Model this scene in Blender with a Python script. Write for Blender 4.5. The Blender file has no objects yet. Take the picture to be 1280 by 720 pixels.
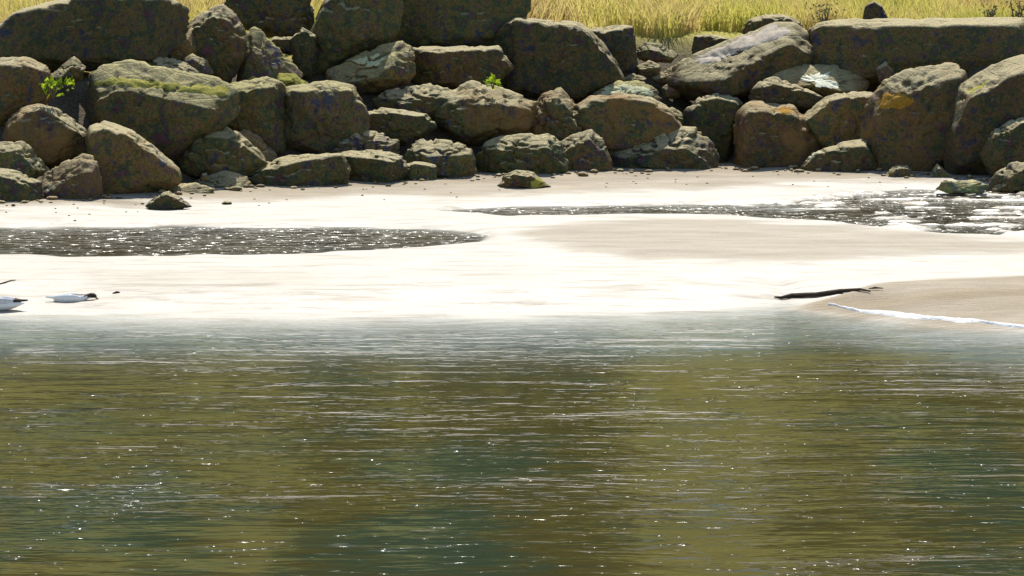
import bpy, bmesh, math, random
import numpy as np
from mathutils import Vector

random.seed(4)
rng = np.random.default_rng(11)
scene = bpy.context.scene
COL = scene.collection

# ------------------------------------------------------------------ camera
CAM_H = 3.5
F = 4000.0                       # focal length in photo pixels (1280 wide)
PITCH = math.atan(480 / F)
cam_data = bpy.data.cameras.new("camera")
cam_data.sensor_width = 36.0
cam_data.lens = 36.0 * F / 1280.0
cam_data.clip_start = 0.5
cam_data.clip_end = 3000
cam = bpy.data.objects.new("camera", cam_data)
COL.objects.link(cam)
cam.location = (0, 0, CAM_H)
cam.rotation_euler = (math.pi / 2 - PITCH, 0, 0)
scene.camera = cam

# ------------------------------------------------------------------ world and sun
SUN_EL = math.radians(57)
SUN_AZ = math.radians(4)        # measured from +Y towards +X: the sun stands behind the bank
world = bpy.data.worlds.new("World")
scene.world = world
world.use_nodes = True
wn = world.node_tree.nodes
wl = world.node_tree.links
wn.clear()
sky = wn.new("ShaderNodeTexSky")
sky.sky_type = 'NISHITA'
sky.sun_disc = False
sky.sun_elevation = SUN_EL
sky.sun_rotation = SUN_AZ
sky.altitude = 0
sky.air_density = 1.0
sky.dust_density = 0.4
bg = wn.new("ShaderNodeBackground")
bg.inputs['Strength'].default_value = 0.098
wo = wn.new("ShaderNodeOutputWorld")
wl.new(sky.outputs[0], bg.inputs[0])
wl.new(bg.outputs[0], wo.inputs[0])

sd = bpy.data.lights.new("sun", 'SUN')
sd.energy = 4.2
sd.angle = math.radians(0.5)
sd.color = (1.0, 0.95, 0.86)
sun = bpy.data.objects.new("sun", sd)
COL.objects.link(sun)
sdir = Vector((math.sin(SUN_AZ) * math.cos(SUN_EL), math.cos(SUN_AZ) * math.cos(SUN_EL), math.sin(SUN_EL)))
sun.rotation_euler = sdir.to_track_quat('Z', 'Y').to_euler()
sun.location = (0, 60, 60)

scene.view_settings.view_transform = 'Standard'
scene.view_settings.look = 'None'
scene.view_settings.exposure = 0.7
scene.view_settings.gamma = 1.0
scene.view_settings.use_curve_mapping = False
scene.render.engine = 'CYCLES'
scene.cycles.max_bounces = 6
scene.cycles.transparent_max_bounces = 12
scene.cycles.sample_clamp_indirect = 6.0

# ------------------------------------------------------------------ numeric helpers
CP, SP = math.cos(PITCH), math.sin(PITCH)


def ray(px, py):
    """direction of a line of sight, scaled so that its Y component is 1"""
    u = (px - 640.0) / F
    v = (360.0 - py) / F
    dx, dy, dz = u, CP + v * SP, -SP + v * CP
    return dx / dy, dz / dy


def at_depth(px, py, Y):
    a, b = ray(px, py)
    return a * Y, Y, CAM_H + b * Y


def on_level(px, py, z=0.0):
    a, b = ray(px, py)
    Y = (z - CAM_H) / b
    return a * Y, Y, z


def to_px(x, y, z):
    depth = y * CP - (z - CAM_H) * SP
    up = y * SP + (z - CAM_H) * CP
    return 640 + F * x / depth, 360 - F * up / depth


_perm = rng.integers(0, 1 << 30, 4096)


def _hash(ix, iy, iz):
    h = (ix * 73856093) ^ (iy * 19349663) ^ (iz * 83492791)
    return (_perm[h & 4095] & 0xFFFF) / 32767.5 - 1.0


def vnoise(p):
    p = np.asarray(p, float)
    i = np.floor(p).astype(np.int64)
    f = p - i
    f = f * f * (3 - 2 * f)
    x, y, z = i[:, 0], i[:, 1], i[:, 2]
    fx, fy, fz = f[:, 0], f[:, 1], f[:, 2]
    r = 0
    for dx in (0, 1):
        wx = fx if dx else 1 - fx
        for dy in (0, 1):
            wy = fy if dy else 1 - fy
            for dz in (0, 1):
                wz = fz if dz else 1 - fz
                r = r + wx * wy * wz * _hash(x + dx, y + dy, z + dz)
    return r


def fbm(p, octv=4, gain=0.5):
    a, s, t = 1.0, 0.0, 0.0
    p = np.asarray(p, float)
    for k in range(octv):
        s = s + a * vnoise(p * (2.03 ** k) + 17.3 * k)
        t += a
        a *= gain
    return s / t


def sstep(a, b, x):
    t = np.clip((x - a) / (b - a), 0, 1)
    return t * t * (3 - 2 * t)


def poly_sd(px, py, poly):
    """signed distance in 2-D to a closed polygon, negative inside"""
    P = np.array(poly, float)
    best = np.full(px.shape, 1e9)
    inside = np.zeros(px.shape, bool)
    n = len(P)
    for i in range(n):
        ax, ay = P[i]
        bx, by = P[(i + 1) % n]
        ex, ey = bx - ax, by - ay
        t = np.clip(((px - ax) * ex + (py - ay) * ey) / (ex * ex + ey * ey + 1e-12), 0, 1)
        best = np.minimum(best, np.hypot(px - ax - t * ex, (py - ay - t * ey)))
        c = ((ay > py) != (by > py)) & (px < (bx - ax) * (py - ay) / (by - ay + 1e-12) + ax)
        inside ^= c
    return np.where(inside, -best, best)


# ------------------------------------------------------------------ object helpers
def link_mesh(name, verts, faces, mats, parent=None, smooth=True, mat_idx=None):
    me = bpy.data.meshes.new(name)
    me.from_pydata([tuple(v) for v in verts], [], [tuple(f) for f in faces])
    for m in (mats if isinstance(mats, (list, tuple)) else [mats]):
        me.materials.append(m)
    if smooth:
        me.polygons.foreach_set('use_smooth', [True] * len(me.polygons))
    if mat_idx is not None:
        me.polygons.foreach_set('material_index', mat_idx)
    me.update()
    o = bpy.data.objects.new(name, me)
    COL.objects.link(o)
    if parent is not None:
        o.parent = parent
    return o


def tag(o, label=None, cat=None, group=None, kind=None):
    if label:
        o['label'] = label
    if cat:
        o['category'] = cat
    if group:
        o['group'] = group
    if kind:
        o['kind'] = kind
    return o


def empty(name, loc, label, cat, group=None):
    o = bpy.data.objects.new(name, None)
    o.empty_display_size = 0.1
    COL.objects.link(o)
    o.location = loc
    return tag(o, label, cat, group)


def add_attr(o, name, vals):
    a = o.data.attributes.new(name, 'FLOAT', 'POINT')
    a.data.foreach_set('value', np.asarray(vals, np.float32))


def tube(pts, radii, seg=8, wob=0.0):
    """verts and faces of a tapered tube along a 3-D line"""
    V, Fc = [], []
    pts = [Vector(p) for p in pts]
    n = len(pts)
    for i, p in enumerate(pts):
        t = (pts[min(i + 1, n - 1)] - pts[max(i - 1, 0)]).normalized()
        ref = Vector((0, 0, 1)) if abs(t.z) < 0.9 else Vector((1, 0, 0))
        a = t.cross(ref).normalized()
        b = t.cross(a)
        for k in range(seg):
            th = 2 * math.pi * k / seg
            r = radii[i] * (1 + wob * random.uniform(-1, 1))
            V.append(p + a * (r * math.cos(th)) + b * (r * math.sin(th)))
    for i in range(n - 1):
        for k in range(seg):
            Fc.append((i * seg + k, i * seg + (k + 1) % seg, (i + 1) * seg + (k + 1) % seg, (i + 1) * seg + k))
    Fc.append(tuple(range(seg))[::-1])
    Fc.append(tuple((n - 1) * seg + k for k in range(seg)))
    return V, Fc


def grid_faces(nu, nv):
    i = np.arange(nu * nv).reshape(nv, nu)
    q = np.stack([i[:-1, :-1], i[:-1, 1:], i[1:, 1:], i[1:, :-1]], -1).reshape(-1, 4)
    return q.tolist()


# ------------------------------------------------------------------ materials
class Mat:
    def __init__(self, name):
        self.m = bpy.data.materials.new(name)
        self.m.use_nodes = True
        self.t = self.m.node_tree
        self.t.nodes.clear()
        self.out = self.t.nodes.new("ShaderNodeOutputMaterial")

    def n(self, kind, **kw):
        nd = self.t.nodes.new(kind)
        for k, v in kw.items():
            setattr(nd, k, v)
        return nd

    def l(self, a, b):
        self.t.links.new(a, b)

    def val(self, sock, v):
        if hasattr(v, 'is_linked') or isinstance(v, bpy.types.NodeSocket):
            self.l(v, sock)
        else:
            sock.default_value = v

    def math(self, op, a, b=0.0, clamp=False):
        nd = self.n("ShaderNodeMath", operation=op, use_clamp=clamp)
        self.val(nd.inputs[0], a)
        self.val(nd.inputs[1], b)
        return nd.outputs[0]

    def mix(self, f, a, b, blend='MIX'):
        nd = self.n("ShaderNodeMix", data_type='RGBA', blend_type=blend)
        self.val(nd.inputs[0], f)
        for s, v in ((nd.inputs[6], a), (nd.inputs[7], b)):
            if isinstance(v, tuple):
                s.default_value = (*v, 1) if len(v) == 3 else v
            else:
                self.l(v, s)
        return nd.outputs[2]

    def noise(self, vec, scale, detail=4, rough=0.55, dist=0.0):
        nd = self.n("ShaderNodeTexNoise")
        self.l(vec, nd.inputs['Vector'])
        nd.inputs['Scale'].default_value = scale
        nd.inputs['Detail'].default_value = detail
        nd.inputs['Roughness'].default_value = rough
        nd.inputs['Distortion'].default_value = dist
        return nd

    def ramp(self, f, stops):
        nd = self.n("ShaderNodeValToRGB")
        self.l(f, nd.inputs[0])
        e = nd.color_ramp.elements
        while len(e) < len(stops):
            e.new(0.5)
        for el, (p, c) in zip(e, stops):
            el.position = p
            el.color = (*c, 1) if isinstance(c, tuple) else (c, c, c, 1)
        return nd.outputs[0]

    def bump(self, h, strength, dist, normal=None):
        nd = self.n("ShaderNodeBump")
        nd.inputs['Strength'].default_value = strength
        nd.inputs['Distance'].default_value = dist
        self.l(h, nd.inputs['Height'])
        if normal is not None:
            self.l(normal, nd.inputs['Normal'])
        return nd.outputs[0]

    def coords(self):
        return self.n("ShaderNodeTexCoord").outputs['Object']

    def mapping(self, vec, scale=(1, 1, 1), rot=(0, 0, 0)):
        nd = self.n("ShaderNodeMapping")
        self.l(vec, nd.inputs[0])
        nd.inputs['Scale'].default_value = scale
        nd.inputs['Rotation'].default_value = rot
        return nd.outputs[0]

    def principled(self, color, rough=0.8, normal=None, spec=0.4, **kw):
        p = self.n("ShaderNodeBsdfPrincipled")
        if isinstance(color, tuple):
            p.inputs['Base Color'].default_value = (*color, 1)
        else:
            self.l(color, p.inputs['Base Color'])
        self.val(p.inputs['Roughness'], rough)
        self.val(p.inputs['Specular IOR Level'], spec)
        if normal is not None:
            self.l(normal, p.inputs['Normal'])
        return p

    def done(self, shader):
        self.l(shader, self.out.inputs[0])
        return self.m


def rock_material():
    M = Mat("rock_stone")
    co = M.coords()
    info = M.n("ShaderNodeObjectInfo")
    sep = M.n("ShaderNodeSeparateColor")
    M.l(info.outputs['Color'], sep.inputs[0])
    off = M.n("ShaderNodeVectorMath", operation='ADD')
    M.l(co, off.inputs[0])
    comb = M.n("ShaderNodeCombineXYZ")
    r100 = M.math('MULTIPLY', info.outputs['Random'], 100.0)
    for k in range(3):
        M.l(r100, comb.inputs[k])
    M.l(comb.outputs[0], off.inputs[1])
    v = off.outputs[0]
    n1 = M.noise(v, 2.2, 5, 0.6)
    n2 = M.noise(v, 9.0, 5, 0.7)
    n3 = M.noise(v, 34.0, 3, 0.7)
    nh = M.noise(v, 3.1, 4, 0.6)
    hv = M.math('ADD', M.math('MULTIPLY', n2.outputs[0], 0.55), M.math('MULTIPLY', nh.outputs[0], 0.5))
    base = M.ramp(n1.outputs[0], [(0.30, (0.068, 0.050, 0.030)), (0.52, (0.118, 0.090, 0.044)), (0.72, (0.175, 0.138, 0.062))])
    # mineral and lichen mottling: blue-grey, plum and green flecks
    hue = M.ramp(hv, [(0.41, (0.018, 0.040, 0.085)), (0.46, (0.112, 0.070, 0.048)), (0.52, (0.128, 0.100, 0.026)), (0.575, (0.016, 0.064, 0.034)), (0.63, (0.092, 0.034, 0.068))])
    c = M.mix(0.78, base, hue)
    fl = M.ramp(n3.outputs[0], [(0.30, 0.55), (0.5, 1.0), (0.72, 1.45)])
    c = M.mix(1.0, c, fl, 'MULTIPLY')
    tint = M.ramp(info.outputs['Random'], [(0.0, (1.15, 0.95, 0.72)), (0.35, (0.95, 0.86, 1.0)), (0.65, (0.95, 1.02, 0.78)), (1.0, (1.05, 0.92, 0.85))])
    c = M.mix(1.0, c, tint, 'MULTIPLY')
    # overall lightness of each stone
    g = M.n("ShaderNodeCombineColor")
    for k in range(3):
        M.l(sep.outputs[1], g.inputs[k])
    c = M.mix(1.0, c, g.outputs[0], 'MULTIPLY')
    # sunlit paleness painted onto upward faces, and thin moss there
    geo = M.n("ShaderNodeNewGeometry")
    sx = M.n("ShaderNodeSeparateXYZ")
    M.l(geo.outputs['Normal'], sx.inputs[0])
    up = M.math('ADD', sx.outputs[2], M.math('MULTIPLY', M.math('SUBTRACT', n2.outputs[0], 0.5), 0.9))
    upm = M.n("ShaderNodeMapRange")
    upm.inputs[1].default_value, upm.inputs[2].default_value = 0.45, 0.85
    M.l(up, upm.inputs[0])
    sunlit_top = M.ramp(n3.outputs[0], [(0.3, (0.34, 0.28, 0.15)), (0.7, (0.58, 0.49, 0.30))])
    c = M.mix(M.math('MULTIPLY', upm.outputs[0], 0.75), c, sunlit_top)
    moss = M.ramp(n3.outputs[0], [(0.3, (0.13, 0.13, 0.015)), (0.7, (0.34, 0.32, 0.06))])
    mm = M.math('MULTIPLY', upm.outputs[0], M.math('MULTIPLY', sep.outputs[0], M.math('ADD', n1.outputs[0], 0.35)), True)
    c = M.mix(mm, c, moss)
    # blue channel of the object colour: rusty iron stain
    rust = M.ramp(n2.outputs[0], [(0.35, (0.16, 0.075, 0.02)), (0.7, (0.30, 0.15, 0.04))])
    rm = M.math('MULTIPLY', sep.outputs[2], M.ramp(n1.outputs[0], [(0.45, 0.0), (0.62, 1.0)]))
    c = M.mix(rm, c, rust)
    vor = M.n("ShaderNodeTexVoronoi", feature='DISTANCE_TO_EDGE')
    M.l(M.mapping(v, (1, 1, 1.6)), vor.inputs['Vector'])
    vor.inputs['Scale'].default_value = 3.2
    crack = M.ramp(vor.outputs['Distance'], [(0.0, 0.0), (0.05, 1.0)])
    h = M.math('ADD', M.math('MULTIPLY', n2.outputs[0], 1.0), M.math('MULTIPLY', n3.outputs[0], 0.5))
    h = M.math('ADD', h, M.math('MULTIPLY', crack, 0.25))
    nb = M.bump(h, 0.65, 0.045)
    return M.done(M.principled(c, 0.85, nb, 0.3).outputs[0])


def crust_material(name, c0, c1, scale=40, bump=0.5):
    M = Mat(name)
    co = M.coords()
    n = M.noise(co, scale, 4, 0.7)
    c = M.ramp(n.outputs[0], [(0.3, c0), (0.7, c1)])
    nb = M.bump(n.outputs[0], bump, 0.03)
    return M.done(M.principled(c, 0.9, nb, 0.2).outputs[0])


def sand_material():
    M = Mat("beach_sand")
    co = M.coords()
    wet = M.n("ShaderNodeAttribute", attribute_name="wet").outputs['Fac']
    n1 = M.noise(M.mapping(co, (0.8, 2.4, 1)), 1.3, 5, 0.6)
    n2 = M.noise(co, 60.0, 3, 0.7)
    n4 = M.noise(M.mapping(co, (1.0, 5.0, 1)), 5.0, 4, 0.6)
    dry = M.ramp(n1.outputs[0], [(0.3, (0.33, 0.285, 0.22)), (0.7, (0.46, 0.405, 0.32))])
    gr = M.ramp(n2.outputs[0], [(0.25, 0.78), (0.75, 1.18)])
    dry = M.mix(1.0, dry, gr, 'MULTIPLY')
    weth = M.ramp(n1.outputs[0], [(0.3, (0.33, 0.30, 0.245)), (0.7, (0.41, 0.375, 0.31))])
    n5 = M.noise(M.mapping(co, (0.55, 3.2, 1), (0, 0, 0.04)), 2.4, 5, 0.65, 0.5)
    wf = M.math('ADD', wet, M.math('MULTIPLY', M.math('SUBTRACT', n4.outputs[0], 0.5), 0.7), True)
    wf2 = M.math('MULTIPLY', wf, M.ramp(wet, [(0.02, 0.0), (0.25, 1.0)]))
    wf2 = M.math('MULTIPLY', wf2, M.ramp(n5.outputs[0], [(0.33, 0.35), (0.52, 1.0)]))
    c = M.mix(wf2, dry, weth)
    dm = M.n("ShaderNodeAttribute", attribute_name="damp").outputs['Fac']  # darker moist sand, plus shadow streaks painted on the bar
    c = M.mix(dm, c, M.mix(1.0, c, (0.72, 0.67, 0.58), 'MULTIPLY'))
    rough = M.n("ShaderNodeMapRange")
    rough.inputs[3].default_value, rough.inputs[4].default_value = 0.9, 0.47
    M.l(wf2, rough.inputs[0])
    spec = M.n("ShaderNodeMapRange")
    spec.inputs[3].default_value, spec.inputs[4].default_value = 0.1, 1.0
    M.l(wf2, spec.inputs[0])
    h = M.math('ADD', M.math('MULTIPLY', n2.outputs[0], 0.25), M.math('MULTIPLY', n4.outputs[0], 1.0))
    nb = M.bump(h, 0.8, 0.03)
    p = M.principled(c, rough.outputs[0], nb, spec.outputs[0])
    return M.done(p.outputs[0])


def water_material(name, deep, scale, bump_s, bump_d, rough, stretch, depth_gain, spark, refl_tone):
    """murky water: body colour comes in with depth, sky and bank mirrored by Fresnel"""
    M = Mat(name)
    co = M.coords()
    dep = M.n("ShaderNodeAttribute", attribute_name="depth").outputs['Fac']
    w1 = M.noise(M.mapping(co, (stretch[0], stretch[1], 1), (0, 0, 0.05)), scale, 3, 0.55, 0.4)
    w2 = M.noise(M.mapping(co, (stretch[0] * 1.2, stretch[1] * 0.9, 1), (0, 0, -0.12)), scale * 3.7, 2, 0.6, 0.2)
    w3 = M.noise(M.mapping(co, (1, 1.8, 1)), scale * 11.0, 2, 0.5)
    patch = M.noise(M.mapping(co, (0.5, 1.0, 1)), 0.5, 4, 0.6)
    amp = M.ramp(patch.outputs[0], [(0.36, 0.25), (0.64, 1.15)])
    h = M.math('ADD', w1.outputs[0], M.math('MULTIPLY', w2.outputs[0], 0.35))
    h = M.math('ADD', h, M.math('MULTIPLY', w3.outputs[0], 0.06))
    w0 = M.noise(M.mapping(co, (stretch[0] * 0.8, stretch[1] * 0.7, 1), (0, 0, 0.08)), scale * 0.42, 2, 0.5, 0.3)
    h = M.math('ADD', M.math('MULTIPLY', h, amp), M.math('MULTIPLY', w0.outputs[0], 0.8))
    sp = M.noise(M.mapping(co, (0.7, 2.2, 1)), spark[0], 1, 0.5)
    glint_zone = M.n("ShaderNodeAttribute", attribute_name="glint_zone").outputs['Fac']
    spk = M.math('MAXIMUM', M.math('SUBTRACT', M.math('ADD', sp.outputs[0], M.math('MULTIPLY', glint_zone, 0.15)), spark[1]), 0.0)
    h = M.math('ADD', h, M.math('MULTIPLY', spk, spark[2]))
    nb = M.bump(h, bump_s, bump_d)
    body = M.n("ShaderNodeBsdfDiffuse")
    mott = M.noise(M.mapping(co, (1.0, 3.0, 1)), 2.2, 4, 0.65)
    big = M.noise(M.mapping(co, (1.1, 0.9, 1)), 0.55, 4, 0.6)
    mf = M.math('ADD', M.math('MULTIPLY', mott.outputs[0], 0.4), M.math('MULTIPLY', big.outputs[0], 0.6))
    weed = M.n("ShaderNodeAttribute", attribute_name="weed").outputs['Fac']  # marks dark reflections painted into the body colour, no plants
    mf = M.math('ADD', mf, M.math('ADD', 0.04, M.math('MULTIPLY', weed, -0.15)))
    bc = M.ramp(mf, [(0.40, refl_tone), (0.53, deep), (0.64, tuple(v * 1.35 for v in deep))])
    M.l(bc, body.inputs['Color'])
    tr = M.n("ShaderNodeBsdfTransparent")
    M.l(M.mix(M.ramp(dep, [(0.0, 0.0), (0.07, 1.0)]), (1.0, 1.0, 1.0), (0.74, 0.87, 0.95)), tr.inputs[0])
    df = M.math('SUBTRACT', 1.0, M.math('POWER', 2.718, M.math('MULTIPLY', dep, -depth_gain)), True)
    sub = M.n("ShaderNodeMixShader")
    M.l(df, sub.inputs[0])
    M.l(tr.outputs[0], sub.inputs[1])
    M.l(body.outputs[0], sub.inputs[2])
    gl = M.n("ShaderNodeBsdfGlossy")
    M.l(M.math('ADD', rough, M.math('MULTIPLY', M.math('GREATER_THAN', spk, 0.0), 0.13)), gl.inputs['Roughness'])
    M.l(nb, gl.inputs['Normal'])
    fr = M.n("ShaderNodeFresnel")
    fr.inputs['IOR'].default_value = 1.33
    M.l(nb, fr.inputs['Normal'])
    mx = M.n("ShaderNodeMixShader")
    M.l(M.math('MULTIPLY', fr.outputs[0], M.math('ADD', 0.0, M.ramp(dep, [(0.0, 0.0), (0.06, 1.0)]))), mx.inputs[0])
    M.l(sub.outputs[0], mx.inputs[1])
    M.l(gl.outputs[0], mx.inputs[2])
    return M.done(mx.outputs[0])


def leaf_material(name, attr, stops, trans=0.5):
    M = Mat(name)
    a = M.n("ShaderNodeAttribute", attribute_name=attr).outputs['Fac']
    c = M.ramp(a, stops)
    p = M.principled(c, 0.7, None, 0.25)
    t = M.n("ShaderNodeBsdfTranslucent")
    M.l(c, t.inputs[0])
    mx = M.n("ShaderNodeMixShader")
    mx.inputs[0].default_value = trans
    M.l(p.outputs[0], mx.inputs[1])
    M.l(t.outputs[0], mx.inputs[2])
    return M.done(mx.outputs[0])


def simple(name, color, rough=0.7, spec=0.4, var=0.25, scale=20.0):
    M = Mat(name)
    n = M.noise(M.coords(), scale, 4, 0.6)
    c = M.ramp(n.outputs[0], [(0.3, tuple(v * (1 - var) for v in color)), (0.7, tuple(min(v * (1 + var), 0.95) for v in color))])
    nb = M.bump(n.outputs[0], 0.3, 0.01)
    return M.done(M.principled(c, rough, nb, spec).outputs[0])


def wood_material(name, c0, c1):
    M = Mat(name)
    co = M.coords()
    n = M.noise(M.mapping(co, (3, 14, 30), (0, 0, 0)), 2.0, 5, 0.65, 0.6)
    c = M.ramp(n.outputs[0], [(0.3, c0), (0.7, c1)])
    nb = M.bump(n.outputs[0], 0.7, 0.02)
    return M.done(M.principled(c, 0.85, nb, 0.25).outputs[0])


def soil_material():
    M = Mat("bank_ground")
    co = M.coords()
    s = M.n("ShaderNodeAttribute", attribute_name="grassy").outputs['Fac']
    n = M.noise(co, 3.0, 5, 0.65)
    n2 = M.noise(co, 30.0, 3, 0.65)
    soil = M.ramp(n2.outputs[0], [(0.3, (0.055, 0.045, 0.03)), (0.7, (0.15, 0.12, 0.08))])
    gr = M.ramp(n.outputs[0], [(0.3, (0.22, 0.20, 0.035)), (0.55, (0.36, 0.32, 0.07)), (0.75, (0.46, 0.39, 0.13))])
    gr = M.mix(1.0, gr, M.ramp(n2.outputs[0], [(0.25, 0.7), (0.75, 1.25)]), 'MULTIPLY')
    c = M.mix(s, soil, gr)
    h = M.math('ADD', n.outputs[0], M.math('MULTIPLY', n2.outputs[0], 0.4))
    return M.done(M.principled(c, 0.95, M.bump(h, 0.8, 0.06), 0.15).outputs[0])


M_ROCK = rock_material()
M_MOSS = crust_material("moss", (0.19, 0.18, 0.025), (0.40, 0.36, 0.08), 45)
M_PALE_LICHEN = crust_material("pale_lichen", (0.34, 0.36, 0.20), (0.62, 0.60, 0.38), 30)
M_ORANGE = crust_material("orange_lichen", (0.22, 0.11, 0.012), (0.42, 0.23, 0.03), 30)
M_WHITE = crust_material("white_crust", (0.66, 0.65, 0.46), (0.88, 0.87, 0.70), 35)
M_SUNLIT_CREST = crust_material("sunlit_crest_paint", (0.30, 0.25, 0.18), (0.58, 0.50, 0.40), 9)  # sunlight on a boulder crest, put into the colour
M_SAND = sand_material()
M_RIVER = water_material("river_water", (0.046, 0.039, 0.012), 0.8, 1.0, 0.027, 0.06, (1.0, 4.2), 7.0, (5.5, 0.675, 9.0), (0.026, 0.038, 0.022))
M_POOL = water_material("pool_water", (0.036, 0.030, 0.012), 2.2, 1.0, 0.014, 0.08, (1.3, 2.6), 28.0, (5.5, 0.525, 8.5), (0.022, 0.026, 0.018))
M_GRASS = leaf_material("dry_grass", "tone", [(0.0, (0.34, 0.22, 0.09)), (0.3, (0.64, 0.52, 0.22)), (0.65, (0.58, 0.52, 0.13)), (1.0, (0.34, 0.38, 0.06))], 0.5)
M_GREEN = leaf_material("green_leaf", "tone", [(0.0, (0.14, 0.22, 0.015)), (1.0, (0.34, 0.45, 0.02))], 0.55)
M_WOODLAND = leaf_material("woodland_leaf", "tone", [(0.0, (0.06, 0.07, 0.018)), (1.0, (0.17, 0.16, 0.035))], 0.3)
M_BARK = simple("bark", (0.10, 0.08, 0.06))
M_BANK = soil_material()
M_DARKWOOD = wood_material("dark_wet_wood", (0.025, 0.018, 0.012), (0.07, 0.05, 0.03))
M_FEATHER_W = simple("white_feather", (0.78, 0.78, 0.76), 0.7, 0.3, 0.06, 40)
M_FEATHER_D = simple("dark_feather", (0.035, 0.022, 0.014), 0.6, 0.3, 0.3, 40)
M_FEATHER_G = simple("grey_feather", (0.58, 0.58, 0.58), 0.7, 0.3, 0.15, 40)
M_BILL = simple("horn_bill", (0.20, 0.12, 0.03), 0.5, 0.4, 0.2)
M_EYE = simple("dark_eye", (0.01, 0.01, 0.01), 0.1, 0.6, 0.0)
M_WHITE_RIM = crust_material("white_rim_crust", (0.70, 0.70, 0.68), (0.88, 0.88, 0.87), 25, 0.8)

# ------------------------------------------------------------------ the lie of the land
_base_px = [(-400, 285), (0, 262), (130, 256), (310, 241), (450, 236), (640, 228), (780, 221), (900, 216), (1010, 220), (1110, 224), (1200, 226), (1290, 234), (1700, 240)]
_bx, _bY = zip(*[(on_level(px, py, 0.12)[0], on_level(px, py, 0.12)[1]) for px, py in _base_px])


def toe(x):
    """distance of the foot of the boulders along the shore"""
    return np.interp(x, _bx, _bY)


SLOPE = 0.58
CREST = 3.0


def bank_z(x, s):
    """height of the bank a distance s behind its foot"""
    x = np.asarray(x, float)
    s = np.asarray(s, float)
    low = 0.02 + SLOPE * (s - 0.55)
    top = 1.50 + 0.16 * np.sin(x * 0.45 + 1.0) + 0.10 * (s - CREST) + 0.48 * np.clip(s - 8.5, 0, None) * sstep(8.5, 15, s) - 0.56 * np.clip(s - 50, 0, None)
    z = np.minimum(low, top)
    z = np.where(s < 0.4, -0.15 + 0 * s, z)
    q = np.stack([x * 1.1, s * 1.1, 0 * x], -1).reshape(-1, 3)
    return z + 0.07 * fbm(q, 3).reshape(z.shape)


POOL_LEFT = [(-400, 285), (0, 284), (150, 283), (300, 282), (440, 283), (560, 287), (618, 294), (600, 302), (520, 310), (400, 317), (200, 321), (0, 322), (-400, 326)]
POOL_RIGHT = [(560, 265), (640, 260), (800, 257), (950, 256), (1010, 251), (1060, 243), (1130, 239), (1600, 238), (1600, 296), (1260, 297), (1180, 293), (1080, 283), (960, 274), (800, 268), (640, 270)]
DRY = [
    [(-400, 240), (0, 255), (300, 236), (640, 220), (900, 205), (1100, 215), (1180, 230), (1030, 232), (900, 240), (760, 246), (640, 248), (450, 250), (200, 260), (0, 270), (-400, 290)],
    [(650, 296), (720, 282), (900, 279), (1060, 290), (1180, 301), (1320, 310), (1320, 318), (1150, 326), (960, 334), (800, 330), (690, 318)],
    [(985, 376), (1090, 363), (1320, 353), (1320, 404), (1180, 399), (1080, 387)],
    [(100, 342), (260, 338), (420, 348), (380, 364), (200, 368), (110, 358)],
]
POOL_Z = 0.070
POOL2_Z = 0.078
EDGE = [(-400, 392), (0, 392), (300, 394), (600, 394), (800, 391), (930, 384), (985, 377), (1040, 386), (1110, 396), (1180, 403), (1290, 410), (1700, 414)]
_ex, _eY = zip(*[on_level(px, py, 0.0)[:2] for px, py in EDGE])


def sand_fields(x, y):
    px, py = to_px(x, y, np.full_like(x, 0.07))
    # squash: one pixel of picture height spans about five of width on the flats
    d1 = poly_sd(px * 0.2, py, [(a * 0.2, b) for a, b in POOL_LEFT])
    d2 = poly_sd(px * 0.2, py, [(a * 0.2, b) for a, b in POOL_RIGHT])
    q = np.stack([x * 1.2, y * 1.2, 0 * x], -1)
    wob = fbm(q, 3)
    q2 = np.stack([x * 1.4, y * 3.4, 0 * x + 5], -1)
    rip = fbm(q2, 4)
    e = np.interp(x, _ex, _eY) - y                     # >0 on the river side
    z = 0.115 + 0.012 * wob
    z = z - 0.118 * sstep(-1.6, 0.0, e + 0.40 * wob + 0.25 * rip) - 0.040 * np.clip(e, 0, 2.2) - 0.22 * np.clip(e - 2.2, 0, None)
    z = z - 0.11 * sstep(4.0, -6.0, d1 + 3.0 * wob + 2.5 * rip) - 0.012 * sstep(6, 2, d1)
    broken = sstep(820, 1050, px)
    z = z - (0.125 + 0.0 * broken) * sstep(3.2, -4.0, d2 + 2.2 * wob + 1.5 * rip) + broken * 0.295 * np.clip(fbm(np.stack([x * 1.9, y * 11.0, 0 * x + 9], -1), 4) - 0.02, -0.05, 0.35) * sstep(2, -2, d2)
    dry = np.zeros_like(x)
    for P, wgt in zip(DRY, (1, .8, 1, .3)):
        dd = poly_sd(px * 0.2, py, [(a * 0.2, b) for a, b in P])
        dry = np.maximum(dry, wgt * sstep(5.0, -5.0, dd + 7.0 * rip + 3.0 * wob))
    bar = sstep(3, -4, poly_sd(px * 0.2, py, [(a * 0.2, b) for a, b in DRY[2]]))
    z = z + 0.05 * bar + 0.02 * dry * (1 - bar) + 0.010 * rip * (0.3 + dry)
    # sand banked a little against the stones
    z = z + 0.06 * sstep(-1.2, 0.4, y - toe(x))
    damp_shade_v = bar * (0.55 + 0.9 * np.clip(fbm(np.stack([x * 0.5 + y * 0.25, y * 2.2 - x * 0.45, 0 * x + 2], -1), 3), -0.5, 0.5)) + 0.5 * sstep(-1.1, -0.1, y - toe(x)) + 0.12 * dry  # darker sand tone; the slanting bar streaks are painted shadow
    return z, 1 - dry, e, damp_shade_v


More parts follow.
